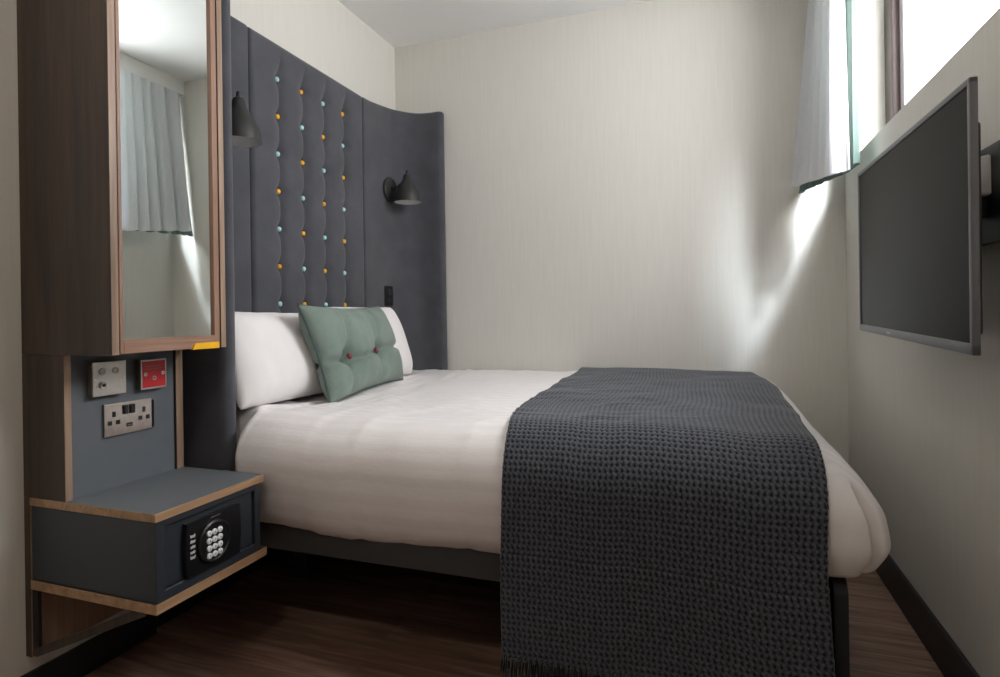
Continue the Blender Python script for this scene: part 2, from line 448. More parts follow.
for i in range(ns+1):
    s = TL[-1]*i/ns; y = np.interp(s, TL, TP[:, 0]); dz = np.interp(s, TL, TP[:, 1]); a, b = xl(s)
    o_frac = min(1, max(0, -dz/B1))
    for j in range(nt+1):
        t = j/nt; x = a+(b-a)*t
        ph_s, ph_t = i/per, j/per
        # cells: raised grid of yarns with a pit in the middle of each cell, alternate rows slightly offset
        row = math.floor(ph_s); fs, ft = ph_s-row, (ph_t+.0)-math.floor(ph_t)
        h = 1-(math.sin(PI*fs)**2)*(math.sin(PI*ft)**2)
        h = h*(.82+.18*math.sin(PI*ft*2+row*PI))
        xx = min(x, XI); ex = max(0, x-XI)
        fo, fz = prof(ex) if ex > 0 else (0, 0)
        z = ZT+crown(xx, max(y, YI))*1.0+dz+.010
        z += fz*(1-o_frac)*1.15
        back = max(0, (y-(RY-.07))/.06); z -= .012*back*back
        nz, ny = math.cos(o_frac*PI/2), -math.sin(o_frac*PI/2)
        dd = .0055*(h-.5)
        hang = max(0, (-dz-B1))
        wave = .010*math.sin(x*9+.8)*min(1, hang*3)+.006*noise.noise(Vector((x*4, hang*3, 2)))*min(1, hang*5)
        fold = -.0035*math.exp(-((hang-.155)/.004)**2)
        k = i*(nt+1)+j
        verts[k] = (x, y+ny*dd*1.0-.012*o_frac+wave*1.0-(fold if hang > 0 else 0)*1.0, z+nz*dd)
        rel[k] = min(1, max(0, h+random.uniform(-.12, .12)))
ii, jj = np.meshgrid(np.arange(ns), np.arange(nt), indexing='ij')
q = (ii*(nt+1)+jj).ravel(); faces = np.stack([q, q+1, q+nt+2, q+nt+1], 1)
me = bpy.data.meshes.new('throw_blanket')
me.vertices.add(len(verts)); me.vertices.foreach_set('co', verts.ravel())
me.loops.add(faces.size); me.loops.foreach_set('vertex_index', faces.ravel().astype(np.int32))
me.polygons.add(len(faces)); me.polygons.foreach_set('loop_start', np.arange(0, faces.size, 4, dtype=np.int32))
me.update(calc_edges=True); me.validate()
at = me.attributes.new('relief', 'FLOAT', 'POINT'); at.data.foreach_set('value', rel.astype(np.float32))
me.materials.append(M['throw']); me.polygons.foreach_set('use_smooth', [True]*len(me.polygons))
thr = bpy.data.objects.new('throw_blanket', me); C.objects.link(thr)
md = thr.modifiers.new('thick', 'SOLIDIFY'); md.thickness = .006; md.offset = 0
tag(thr, 'charcoal waffle knit throw with fringe laid across the foot of the bed', 'throw blanket')
bm = bmesh.new()
hem = verts[ns*(nt+1):(ns+1)*(nt+1)]
for k in range(0, nt+1, 2):
    p = hem[k]; r = random.uniform(-.004, .004)
    tube(bm, [(p[0], p[1], p[2]+.006), (p[0]+r*.5, p[1]-.002+r*.3, p[2]-.022), (p[0]+r, p[1]+.002, p[2]-.048-abs(r)*2)], .0028, 5)
fr_ = obj('fringe', bm, M['throw'], thr, smooth=True); fr_['kind'] = 'stuff'

# ------------------------------------------------------------------ pillows and cushion
def soft(name, W, H, Tk, mat, parent=None, nu=70, nv=56, pinch=.06, power=2.6, tufts=(), seed=0, wr=.004, loc=(0, 0, 0), rot=None, mats=None):
    """a stuffed rectangle in its own frame: width along local Y, height along local Z, thickness along local X"""
    bm = bmesh.new()
    def side(sgn):
        def fn(u, v):
            a, b = 2*u-1, 2*v-1
            a2 = math.sin(a*PI/2)*.35+a*.65; b2 = math.sin(b*PI/2)*.35+b*.65
            t = max(0, (1-abs(a2)**power)*(1-abs(b2)**power))**.5
            y = W/2*a2*(1-pinch*(1-b2*b2)); z = H/2*b2*(1-pinch*1.2*(1-a2*a2))
            x = Tk/2*t
            n = wr*noise.noise(Vector((y*11+seed, z*9, sgn*2+seed)))+wr*.6*noise.noise(Vector((y*25, z*5+seed, sgn)))
            edge = min(1, t*2)
            x += n*edge
            for (ty, tz) in tufts:
                d = math.hypot(y-ty, z-tz); x -= Tk*.34*math.exp(-(d/.030)**2)+Tk*.14*math.exp(-(d/.085)**2)
            if tufts:
                x -= Tk*.12*math.exp(-(z-tufts[0][1]-.01*math.sin(y*9))**2/.012**2)*edge
                for ty, tz in tufts:
                    x -= Tk*.09*math.exp(-((y-ty-.03*(z-tz)/.15)/.012)**2)*edge
            x = max(x, .0015)
            return (sgn*x if t > 0 else 0, y, z)
        grid(bm, fn, nu, nv)
    side(1); side(-1)
    bmesh.ops.remove_doubles(bm, verts=bm.verts, dist=.0004)
    return obj(name, bm, mat, parent, smooth=True)

def frame_from(bl, br, tl):
    """matrix whose local Y runs bl->br, local Z bl->tl, local X = outward normal"""
    bl, br, tl = Vector(bl), Vector(br), Vector(tl)
    Y = (br-bl).normalized(); Z = (tl-bl); Z = (Z-Y*Z.dot(Y)).normalized(); X = Y.cross(Z)
    m_ = Matrix((X, Y, Z)).transposed().to_4x4()
    return m_, (br-bl).length, (tl-bl).length
for nm, lab, bl, br, tl, sd in (
    ('pillow', 'plump white pillow beside the near wing of the headboard, nearest the bedside shelf', (.315, 1.385, .672), (.300, 2.030, .660), (.175, 1.385, .965), 1.0),
    ('pillow', 'white pillow on the wall side of the bed, mostly hidden behind the green cushion', (.265, 2.025, .655), (.245, 2.570, .655), (.150, 2.045, .985), 4.0)):
    R_, W_, H_ = frame_from(bl, br, tl)
    o = soft(nm, W_, H_, .17, M['pillow'], seed=sd, pinch=.03, power=3.4)
    ctr = (Vector(br)+Vector(tl))/2
    o.matrix_world = Matrix.Translation(ctr)@R_
    tag(o, lab, 'pillow')

R_, W_, H_ = frame_from((.440, 1.630, .655), (.315, 2.350, .655), (.325, 1.650, .985))
ctr = (Vector((.315, 2.350, .655))+Vector((.335, 1.640, .985)))/2+Vector((.0, 0, 0))
tf = ((-.205, -.034), (.055, -.030))
cu = soft('cushion', W_, .350, .175, M['cushion'], tufts=tf, seed=9, pinch=.07, power=3.0, wr=.005)
bm = bmesh.new(); loop = []
for k in range(200):
    a = 4*k/200; s_, f_ = int(a), a-int(a); f2 = 2*f_-1
    u, v = ((f2, -1), (1, f2), (-f2, 1), (-1, -f2))[s_]
    a2 = math.sin(u*PI/2)*.35+u*.65; b2 = math.sin(v*PI/2)*.35+v*.65
    loop.append((0, W_/2*a2*(1-.07*(1-b2*b2)), .350/2*b2*(1-.084*(1-a2*a2))))
tube(bm, loop, .0045, 8, True)
obj('piping', bm, M['cushion_pipe'], cu, smooth=True)
for ty, tz in tf:
    bm = bmesh.new(); lathe(bm, [(.002, .008), (.010, .006), (.0125, .0), (.010, -.004)], (.046, ty, tz), 'x', 20)
    b_ = obj('button', bm, M['red_button'], cu, smooth=True); b_['label'] = 'dark red button'
cu.matrix_world = Matrix.Translation(ctr)@R_
tag(cu, 'sage green cushion with two red buttons propped in front of the white pillows', 'cushion')

# ------------------------------------------------------------------ headboard with wings and tufted centre
hb = thing('headboard', 'tall dark grey upholstered headboard with curved wings and coloured buttons behind the pillows', 'headboard', (.03, 2.1, .42))
BY = [1.856, 2.000, 2.142, 2.287]; BZ = [1.870-.1455*k for k in range(8)]
PY0, PY1, PZ0, PZ1 = 1.695, 2.430, .42, 2.002
def tuft(u, v):
    y = PY0+(PY1-PY0)*u; z = PZ0+(PZ1-PZ0)*v
    e = min(y-PY0, PY1-y, PZ1-z); x = .088
    if e < .02: x -= .02*(1-math.sqrt(max(0, 1-(1-e/.02)**2)))
    fade = sstep(1.99, 1.90, z)
    for c in BY:
        w_ = .0065*math.sin((z-BZ[0])/.1455*PI)**2
        d = y-c-w_
        x -= .013*math.exp(-(abs(d)/.011)**1.3)*fade
        x -= .006*math.exp(-(d/.035)**2)*fade
    for c in BY:
        if abs(y-c) < .07:
            for zz in BZ:
                if abs(z-zz) < .09: x -= .016*math.exp(-((y-c)**2+(z-zz)**2)/.022**2)
    return (x, y, z)
bm = bmesh.new(); Vg = grid(bm, tuft, 260, 420)
edge = [Vg[i][0] for i in range(261)]+[Vg[260][j] for j in range(1, 421)]+[Vg[i][420] for i in range(259, -1, -1)]+[Vg[0][j] for j in range(419, 0, -1)]
bk = [bm.verts.new((.002, v.co.y, v.co.z)) for v in edge]
for i in range(len(edge)):
    j = (i+1) % len(edge); bm.faces.new((edge[i], edge[j], bk[j], bk[i]))
obj('tufted_panel', bm, M['headboard'], hb, smooth=True, angle=60)
def rounded_top(bm, pts, z0, z1, r=.014, seg=5):
    """extrude profile with rounded top edge (inset along averaged normals)"""
    n = len(pts); P = [Vector((a, b)) for a, b in pts]
    area = sum(P[i].x*P[(i+1) % n].y-P[(i+1) % n].x*P[i].y for i in range(n))
    sg = 1 if area > 0 else -1
    N = []
    for i in range(n):
        t = (P[(i+1) % n]-P[i-1]).normalized(); N.append(Vector((-t.y, t.x))*sg)
    rings = [[bm.verts.new((p.x, p.y, z0)) for p in P]]
    nz = 10
    for k in range(1, nz): rings.append([bm.verts.new((p.x, p.y, z0+(z1-r-z0)*k/nz)) for p in P])
    for k in range(seg+1):
        a = PI/2*k/seg
        rings.append([bm.verts.new((p.x+nn.x*r*(1-math.cos(a)), p.y+nn.y*r*(1-math.cos(a)), z1-r+r*math.sin(a))) for p, nn in zip(P, N)])
    for A, B in zip(rings[:-1], rings[1:]):
        for i in range(n): bm.faces.new((A[i], A[(i+1) % n], B[(i+1) % n], B[i]))
    bm.faces.new(rings[0]); bm.faces.new(rings[-1])
def cap(cx, cy, r, a0, a1, k=8): return [(cx+r*math.cos(a0+(a1-a0)*i/k), cy+r*math.sin(a0+(a1-a0)*i/k)) for i in range(k+1)]
# far side section and wing
pts = [(.002, 2.434), (.070, 2.434)]+cap(.074, 2.446, .012, -PI/2*.6, 0, 3)+[(.086, 2.50), (.086, 2.60), (.086, 2.68)]
pts += cap(.216, 2.68, .13, PI, PI/2, 12)[1:-1]+[(.216, 2.812), (.25, 2.818)]
pts = [p if p[1] < 2.835 else p for p in pts]
pts = [p for p in pts if p[1] <= 2.835]
pts += [(.282, 2.836)]+cap(.281, 2.862, .024, -PI/2*.8, PI/2*.9, 8)+[(.27, 2.893), (.15, 2.894), (.002, 2.894)]
pts = [(a+(.006 if a > .26 else 0), b if b < 2.70 or b > 2.83 else min(b+.022*sstep(.09, .2, a), 2.838)) for a, b in pts]
bm = bmesh.new(); rounded_top(bm, pts, .42, 2.002)
for v in bm.verts:
    if v.co.z > 1.8: v.co.z += .032*sstep(2.45, 2.78, v.co.y)
obj('side_wing', bm, M['headboard'], hb, smooth=True, angle=50)
# near side section
pts = [(.002, 1.691), (.070, 1.691)]+cap(.074, 1.679, .012, PI/2*.6, 0, 3)+[(.086, 1.60), (.086, 1.52)]
pts += cap(.206, 1.52, .12, PI, PI*1.5, 12)[1:-1]+[(.206, 1.392), (.25, 1.386)]
pts += [(.284, 1.382)]+cap(.279, 1.355, .024, PI/2*.8, -PI/2*.9, 8)+[(.27, 1.326), (.15, 1.326), (.002, 1.326)]
pts = [(a+(.006 if a > .26 else 0), b+(.008 if b < 1.40 else 0)) for a, b in pts]
bm = bmesh.new(); rounded_top(bm, pts, .502, 2.002)
obj('side_wing', bm, M['headboard'], hb, smooth=True, angle=50)
obj('lower_panel', bx(.002, .030, 1.335, 2.885, 0, .42, .003, 1), M['skirting'], hb)
protos = {}
for ci, y in enumerate(BY):
    for ri, z in enumerate(BZ[:7]):
        teal = (ci+ri) % 2 == 0
        key = 'teal' if teal else 'orange'
        if key not in protos:
            bm = bmesh.new(); lathe(bm, [(.001, .0075), (.006, .0068), (.0092, .004), (.0105, .0), (.0085, -.004)], (0, 0, 0), 'x', 20)
            o = obj('button', bm, M['teal_button'] if teal else M['orange_button'], None, smooth=True); protos[key] = o
        else:
            o = protos[key].copy(); C.objects.link(o)
        o.parent = hb; o.location = (.0665-.03, y-2.1+random.uniform(-.0015, .0015), z-.42)
        o['label'] = 'pale teal button' if teal else 'orange button'

# ------------------------------------------------------------------ wall lamps on the headboard
def sconce(y, label, grp):
    t = thing('wall_lamp', label, 'lamp', (.086, y, 1.595), grp)
    x0 = .0865
    bm = bmesh.new(); lathe(bm, [(.062, 0), (.064, .004), (.062, .012), (.052, .018), (.001, .021)], (x0, y, 1.595), 'x', 48)
    obj('wall_plate', bm, M['sconce'], t, smooth=True, angle=35)
    bm = bmesh.new(); tube(bm, [(x0+.018, y, 1.600), (x0+.05, y, 1.606), (x0+.090, y, 1.632)], .0062, 12)
    lathe(bm, [(.011, -.008), (.011, .012)], (x0+.026, y, 1.602), 'x', 20)
    obj('arm', bm, M['sconce'], t, smooth=True, angle=40)
    cx = x0+.108; SCL = .93
    pr = [(.001, .178), (.006, .176), (.0085, .168), (.0085, .158), (.015, .154), (.020, .146), (.024, .126), (.029, .112), (.040, .094), (.053, .072), (.062, .046), (.067, .020), (.069, .0)]
    pr = [(a, b*SCL) for a, b in pr]
    bm = bmesh.new(); lathe(bm, pr, (cx, y, 1.522), 'z', 56, cap=False)
    lathe(bm, [(.0685, .0), (.069, .0)], (cx, y, 1.522), 'z', 56, cap=False)
    sh = obj('lamp_shade', bm, M['sconce'], t, smooth=True, angle=50)
    bm = bmesh.new()
    lathe(bm, [(.0686, .0005), (.0645, .022), (.0585, .045), (.048, .067), (.034, .088), (.022, .098), (.001, .099)], (cx, y, 1.522), 'z', 56, cap=False)
    obj('shade_lining', bm, M['sconce_in'], sh, smooth=True)['label'] = 'white inside of shade'
    bm = bmesh.new(); lathe(bm, [(.001, .022), (.012, .026), (.019, .038), (.020, .052), (.014, .072), (.011, .104)], (cx, y, 1.522), 'z', 28, cap=False)
    obj('bulb', bm, M['white_plastic'], sh, smooth=True)
    return t
sconce(2.665, 'black bell wall lamp seen whole, on the headboard by the back wall', 'black wall lamps')
sconce(1.522, 'black bell wall lamp half hidden by the mirror cabinet side wing', 'black wall lamps')
# small black switch plate under the far lamp
sw = thing('switch_plate', 'small upright black switch plate on the headboard above the pillow', 'switch', (.087, 2.64, 1.045))
obj('face_plate', bx(.0865, .094, 2.603, 2.677, .995, 1.095, .002), M['black_plastic'], sw)
obj('rocker', bx(.094, .098, 2.626, 2.654, 1.05, 1.08, .002), M['safe'], sw)
obj('usb_port', bx(.094, .0955, 2.628, 2.652, 1.012, 1.034, .0007), M['safe'], sw)

# ------------------------------------------------------------------ mirror cabinet
Y0, Y1 = .960, 1.297
mc = thing('mirror_cabinet', 'tall walnut wall cabinet with mirrored door above the bedside shelf', 'cabinet', (0, 1.13, .865))
CZ0, CZ1 = .865, 2.443
def board(x0, x1, y0, y1, z0, z1, edge):
    bm = bx(x0, x1, y0, y1, z0, z1, .0008, 1); bmesh.ops.recalc_face_normals(bm, faces=bm.faces)
    for f in bm.faces: f.material_index = 1 if f.normal.x > .9 else 0
    return bm
obj('side_panel', board(WL, .350, Y0, Y0+.019, CZ0, CZ1, 0), [M['walnut'], M['edge_z']], mc)
obj('side_panel', board(WL, .350, Y1-.019, Y1, CZ0, CZ1, 0), [M['walnut'], M['edge_z']], mc)
obj('bottom_panel', bx(WL, .326, Y0+.019, Y1-.019, CZ0+.004, CZ0+.022), M['walnut'], mc)
obj('back_panel', bx(WL, WL+.012, Y0+.019, Y1-.019, CZ0+.022, CZ1), M['walnut'], mc)
dr = bmesh.new()
dy0, dy1, dz0, dz1 = Y0+.0215, Y1-.0215, CZ0+.002, CZ1-.01
gy0, gy1, gz0, gz1 = .9905, 1.2575, .9005, 2.40
box(dr, .328, .349, dy0, gy0, dz0, dz1, .0008, 1)
box(dr, .328, .349, gy1, dy1, dz0, dz1, .0008, 1)
box(dr, .328, .349, gy0, gy1, dz0, gz0, .0008, 1, mi=1)
box(dr, .328, .349, gy0, gy1, gz1, dz1, .0008, 1, mi=1)
for f in dr.faces:
    c = f.calc_center_median()
    f.material_index = 1 if (gy0 < c.y < gy1) else 0
door = obj('door', dr, [M['walnut_frame'], M['walnut_frame_y']], mc)
bm = bmesh.new(); dlt = math.tan(math.radians(1.14))
def gx(y, o=0): return .3468-(y-gy0)*dlt+o
vs = [bm.verts.new(p) for p in ((gx(gy0), gy0, gz0), (gx(gy1), gy1, gz0), (gx(gy1), gy1, gz1), (gx(gy0), gy0, gz1),
                                (gx(gy0, -.004), gy0, gz0), (gx(gy1, -.004), gy1, gz0), (gx(gy1, -.004), gy1, gz1), (gx(gy0, -.004), gy0, gz1))]
for f in ((0, 1, 2, 3), (4, 5, 6, 7), (0, 1, 5, 4), (1, 2, 6, 5), (2, 3, 7, 6), (3, 0, 4, 7)): bm.faces.new([vs[i] for i in f])
obj('mirror', bm, M['mirror'], door)['label'] = 'silvered mirror glass'
bm = bmesh.new()
prism(bm, [(1.180, .865), (1.190, .8815), (1.268, .8815), (1.268, .865)], .345, .3535, 'x')
obj('door_pull', bm, M['yellow'], door)['label'] = 'yellow finger pull'

# ------------------------------------------------------------------ bedside unit
bu = thing('bedside_unit', 'wall hung walnut bedside unit with grey back panel and two open shelves', 'bedside unit', (0, 1.13, .12))
bz0, bz1 = .516, .8655
obj('side_panel', board(WL, .190, Y0, Y0+.018, bz0, bz1-.001, 0), [M['walnut'], M['edge_z']], bu)
obj('side_panel', board(WL, .192, 1.268, 1.292, bz0, bz1-.001, 0), [M['walnut'], M['edge_z']], bu)
obj('grey_panel', bx(.165, .184, Y0+.018, 1.268, bz0, bz1-.001), M['grey_laminate'], bu)
obj('back_board', board(WL, WL+.020, Y0, Y1-.01, .125, .5155, 0), [M['walnut'], M['edge_z']], bu)
def shelf_bm(x1, y0, y1, z0, z1):
    bm = bx(WL+.0202, x1, y0, y1, z0, z1, .0008, 1); bmesh.ops.recalc_face_normals(bm, faces=bm.faces)
    for f in bm.faces: f.material_index = 1 if f.normal.z > .9 else 0
    return bm
obj('top_shelf', shelf_bm(.475, Y0, Y1, .4965, .516), [M['edge_y'], M['grey_laminate']], bu)
obj('bottom_shelf', shelf_bm(.475, Y0, 1.304, .292, .315), [M['edge_y'], M['walnut']], bu)
bm = bmesh.new()
box(bm, WL+.020, WL+.040, Y0+.004, Y0+.012, .130, .292)
bk_ = obj('bracket', bm, M['bracket'], bu)
bm = bmesh.new()
prism(bm, [(WL+.020, .128), (WL+.035, .128), (.440, .285), (.440, .292), (.410, .292), (WL+.020, .142)], Y0+.003, Y0+.014, 'y')
obj('brace', bm, M['walnut'], bk_)

# plates on the grey panel
PX = .184
def back_boxed_plate(y0, y1, z0, z1, name, label, cat, face_mat):
    t = thing(name, label, cat, (PX, (y0+y1)/2, (z0+z1)/2))
    obj('back_box', bx(PX+.0002, PX+.0165, y0+.002, y1-.002, z0+.002, z1-.002, .003), M['box_grey'], t)
    return t
t = back_boxed_plate(1.0183, 1.1063, .757, .842, 'emergency_light_switch', 'square steel plate with key hole and indicator, left of the red plate', 'switch', None)
obj('face_plate', bx(PX+.0165, PX+.0215, 1.0183, 1.1063, .757, .842, .0015), M['steel'], t)
bm = bmesh.new(); lathe(bm, [(.0085, 0), (.0085, .003), (.001, .0032)], (PX+.0215, 1.0433, .818), 'x', 24)
obj('indicator_lamp', bm, M['white_plastic'], t, smooth=True, angle=40)
bm = bmesh.new(); lathe(bm, [(.0085, 0), (.0085, .0015), (.0065, .0016), (.0065, .0004), (.001, .0004)], (PX+.0215, 1.0773, .818), 'x', 24)
obj('indicator_ring', bm, M['steel_dark'], t, smooth=True, angle=40)
bm = bmesh.new(); lathe(bm, [(.009, 0), (.009, .0045), (.0045, .005)], (PX+.0215, 1.0433, .784), 'x', 24, cap=False)
kh = obj('key_switch', bm, M['steel_dark'], t, smooth=True, angle=40)
bm = bmesh.new(); lathe(bm, [(.0046, 0), (.0046, .0042), (.0001, .0042)], (PX+.0215, 1.0433, .784), 'x', 20, cap=False)
obj('key_hole', bm, M['black_plastic'], kh)
for yy in (1.0248, 1.0998):
    bm = bmesh.new(); lathe(bm, [(.003, 0), (.003, .0012), (.0001, .0014)], (PX+.0215, yy, .7995), 'x', 14, cap=False)
    obj('screw', bm, M['white_plastic'], t)
t = back_boxed_plate(1.1488, 1.2278, .758, .838, 'red_reset_plate', 'square red plate with white rim and a small centre key ring', 'switch', None)
obj('face_plate', bx(PX+.0165, PX+.0205, 1.1488, 1.2278, .758, .838, .0015), M['steel'], t)
obj('red_insert', bx(PX+.0200, PX+.0217, 1.1533, 1.2233, .7625, .8335, .0005, 1), M['red'], t)['label'] = 'red face'
bm = bmesh.new(); lathe(bm, [(.0055, 0), (.0055, .003), (.003, .0032)], (PX+.0215, 1.1868, .787), 'x', 22, cap=False)
ks = obj('key_switch', bm, M['steel'], t, smooth=True, angle=40)
bm = bmesh.new(); lathe(bm, [(.003, .0), (.003, .002), (.0001, .002)], (PX+.0215, 1.1868, .787), 'x', 16, cap=False); obj('key_hole', bm, M['black_plastic'], ks)
for yy in (1.1618, 1.2148):
    bm = bmesh.new(); lathe(bm, [(.0048, 0), (.0048, .0012), (.0022, .0014)], (PX+.0215, yy, .7985), 'x', 18, cap=False)
    obj('screw', bm, M['white_plastic'], t)
bm = bmesh.new()
for r_ in range(2):
    for k in range(7): box(bm, PX+.0216, PX+.0221, 1.1638+k*.0068, 1.1683+k*.0068, .818-r_*.0065, .8205-r_*.0065)
obj('lettering', bm, M['box_grey'], t)
t = thing('double_socket', 'double wall socket with black rocker switches and a port below them', 'socket', (PX, 1.125, .69))
y0, y1, z0, z1 = 1.057, 1.193, .648, .732
obj('face_plate', bx(PX+.0002, PX+.0065, y0, y1, z0, z1, .0015), M['steel_dark'], t)
for yy in (1.1145, 1.1335):
    rk = obj('rocker', bx(PX+.0065, PX+.0105, yy-.0065, yy+.0065, .700, .724, .0015), M['black_plastic'], t)
for cy_ in (1.083, 1.168):
    bm = bmesh.new()
    box(bm, PX+.0062, PX+.0070, cy_-.0045, cy_+.0045, .697, .711)
    box(bm, PX+.0062, PX+.0070, cy_-.0165, cy_-.0055, .677, .688)
    box(bm, PX+.0062, PX+.0070, cy_+.0055, cy_+.0165, .677, .688)
    obj('pin_holes', bm, M['black_plastic'], t)
ub = obj('usb_port', bx(PX+.0062, PX+.0072, 1.117, 1.134, .666, .676, .0004, 1), M['black_plastic'], t)
obj('port_tongue', bx(PX+.0070, PX+.0076, 1.120, 1.131, .669, .6715), M['box_grey'], ub)
obj('side_flange', bx(PX+.0002, PX+.010, y1, y1+.0035, z0+.004, z1-.006, .0008, 1), M['black_plastic'], t)

# ------------------------------------------------------------------ safe
sf = thing('safe', 'dark grey steel safe with round white keypad sitting between the bedside shelves', 'safe', (.25, 1.12, .3152))
SX = .472; sy0, sy1, sz0, sz1 = .9625, 1.2835, .3153, .4955
bm = bmesh.new()
box(bm, WL+.022, SX-.018, sy0, sy1, sz0, sz1, .003)
for a in ((sy0, sy0+.024, sz0, sz1), (sy1-.020, sy1, sz0, sz1), (sy0+.02, sy1-.018, sz1-.015, sz1), (sy0+.02, sy1-.018, sz0, sz0+.022)):
    box(bm, SX-.022, SX, a[0], a[1], a[2], a[3], .0015, 1)
obj('body', bm, M['safe'], sf)
obj('door', bx(SX-.018, SX-.008, sy0+.026, sy1-.022, sz0+.024, sz1-.017, .001, 1), M['safe'], sf)
fp = bmesh.new()
pts = []
for k in range(9):
    a = -1+2*k/8; pts.append((1.041-.004*(1-a*a), .402+a*.064))
for k in range(9):
    a = 1-2*k/8; pts.append((1.203+.004*(1-a*a), .402+a*.064))
prism(fp, pts, SX-.008, SX+.006, 'x')
kp = obj('control_panel', fp, M['safe_dark'], sf)
bm = bmesh.new(); lathe(bm, [(.050, 0), (.050, .005), (.046, .008), (.043, .0045), (.0001, .0045)], (SX+.006, 1.117, .402), 'x', 56, cap=False)
obj('dial_surround', bm, M['black_plastic'], kp, smooth=True, angle=40)
proto = None
for r_ in range(4):
    for c_ in range(3):
        if proto is None:
            bm = bmesh.new(); lathe(bm, [(.0072, 0), (.0072, .0035), (.006, .0046), (.0001, .0048)], (0, 0, 0), 'x', 22, cap=False)
            proto = obj('key', bm, M['key'], None, smooth=True, angle=50); o = proto
        else: o = proto.copy(); C.objects.link(o)
        o.parent = kp; o.location = (SX+.0100-.25, 1.0990+.0165*c_-1.12, .4245-.0180*r_-.3152)
        o['label'] = 'round white key'
digs = ['1', '2', '3', '4', '5', '6', '7', '8', '9', '*', '0', '#']
def text_mesh(body, size, y, z, x, parent, mat, name='lettering', ext=.0002, off=(0, 0, 0), lead=1.0):
    cu_ = bpy.data.curves.new(name, 'FONT'); cu_.body = body; cu_.size = size; cu_.extrude = ext; cu_.align_x = 'CENTER'; cu_.align_y = 'CENTER'; cu_.space_line = lead
    tmp = bpy.data.objects.new('tmp', cu_); C.objects.link(tmp)
    bpy.context.view_layer.update()
    me_ = bpy.data.meshes.new_from_object(tmp.evaluated_get(bpy.context.evaluated_depsgraph_get()))
    bpy.data.objects.remove(tmp)
    bm = bmesh.new(); bm.from_mesh(me_)
    for v in bm.verts: v.co = Vector((x+v.co.z, y+v.co.x, z+v.co.y))
    return bm
bm = bmesh.new()
for i, dg in enumerate(digs):
    r_, c_ = divmod(i, 3)
    b2 = text_mesh(dg, .007, 1.0990+.0165*c_, .4245-.0180*r_, SX+.0149, None, None)
    tm = bpy.data.meshes.new('t'); b2.to_mesh(tm); bm.from_mesh(tm); b2.free(); bpy.data.meshes.remove(tm)
obj('key_digits', bm, M['safe_dark'], kp)
bm = bmesh.new()
for r_ in range(5):
    for k in range(5):
        hgt = .004 if (k*3+r_) % 4 else .006
        box(bm, SX+.0061, SX+.0067, 1.0490+k*.0030, 1.0506+k*.0030, .432-r_*.0125, .432-r_*.0125+hgt)
    box(bm, SX+.0061, SX+.0067, 1.0490, 1.0615, .4305-r_*.0125, .4312-r_*.0125)
obj('instruction_marks', bm, M['key'], kp)
bm = bmesh.new()
for k in range(9): box(bm, SX+.0061, SX+.0067, 1.110+k*.0034, 1.1122+k*.0034, .4585, .4610)
obj('maker_mark', bm, M['silver'], kp)

# ------------------------------------------------------------------ television on its wall arm
tv = thing('television', 'slim flat screen television with grey bezel angled off the right wall', 'television', (2.056, 1.57, 1.10))
# built flat in local axes: local x = outward from wall into the room (negative world x), local y along width
TVW, TVH = .812, .466
near_b = Vector((2.052, 1.190, .866)); far_b = Vector((2.061, 1.965, .881))
yd = (far_b-near_b).normalized(); zd = Vector((-.004, 0, 1)); zd = (zd-yd*zd.dot(yd)).normalized(); xd = yd.cross(zd)   # xd points to +x (wall)
Rt = Matrix((xd, yd, zd)).transposed()
def tvbm(x0, x1, y0, y1, z0, z1, bev=0, seg=2):
    bm = bx(x0, x1, y0, y1, z0, z1, bev, seg)
    for v in bm.verts: v.co = near_b+Rt@v.co
    return bm
bm = bmesh.new(); bz = .0115
box(bm, -.004, .009, 0, bz, 0, TVH, .003); box(bm, -.004, .009, TVW-bz, TVW, 0, TVH, .003)
box(bm, -.004, .009, 0, TVW, 0, .020, .003); box(bm, -.004, .009, 0, TVW, TVH-bz, TVH, .003)
for v in bm.verts: v.co = near_b+Rt@v.co
bez = obj('bezel', bm, M['tv_case'], tv, smooth=True, angle=35)
obj('screen', tvbm(-.001, .004, bz*.9, TVW-bz*.9, .019, TVH-bz*.9), M['tv_screen'], tv)
obj('back_cover', tvbm(.005, .034, .06, TVW-.06, .03, TVH-.06, .008, 3), M['black_plastic'], tv)
obj('maker_mark', tvbm(-.0048, -.0035, TVW*.60, TVW*.60+.032, .0075, .0125, .0005, 1), M['silver'], bez)
ar = thing('television_bracket', 'black wall arm with silver cover holding the television off the wall', 'bracket', (RX, 1.52, 1.15))
obj('wall_plate', bx(RX-.012, RX-.0002, 1.43, 1.60, 1.08, 1.285, .003), M['bracket'], ar)
bm = bmesh.new()
cv = [(RX-.012, 1.188), (RX-.060, 1.192)]+[(RX-.060-.018*math.sin(a), 1.195+.072*(1-math.cos(a))) for a in [PI/2*k/8 for k in range(1, 9)]]
cv = [(RX-.012, 1.180), (RX-.085, 1.186), (RX-.083, 1.205), (RX-.076, 1.225), (RX-.062, 1.245), (RX-.042, 1.259), (RX-.012, 1.266)]
prism(bm, cv, 1.485, 1.585, 'y'); bmesh.ops.bevel(bm, geom=list(bm.edges), offset=.003, segments=2, affect='EDGES')
obj('arm_cover', bm, M['white_plastic'], ar, smooth=True, angle=40)['label'] = 'silver arm cover'
bm = bmesh.new()
box(bm, RX-.118, RX-.012, 1.50, 1.545, 1.135, 1.175, .003)
box(bm, RX-.118, RX-.100, 1.46, 1.66, 1.00, 1.19, .003)
obj('swing_arm', bm, M['bracket'], ar)
bm = bmesh.new(); tube(bm, [(RX-.040, 1.49, 1.186), (RX-.048, 1.478, 1.165), (RX-.070, 1.47, 1.152)], .006, 10)
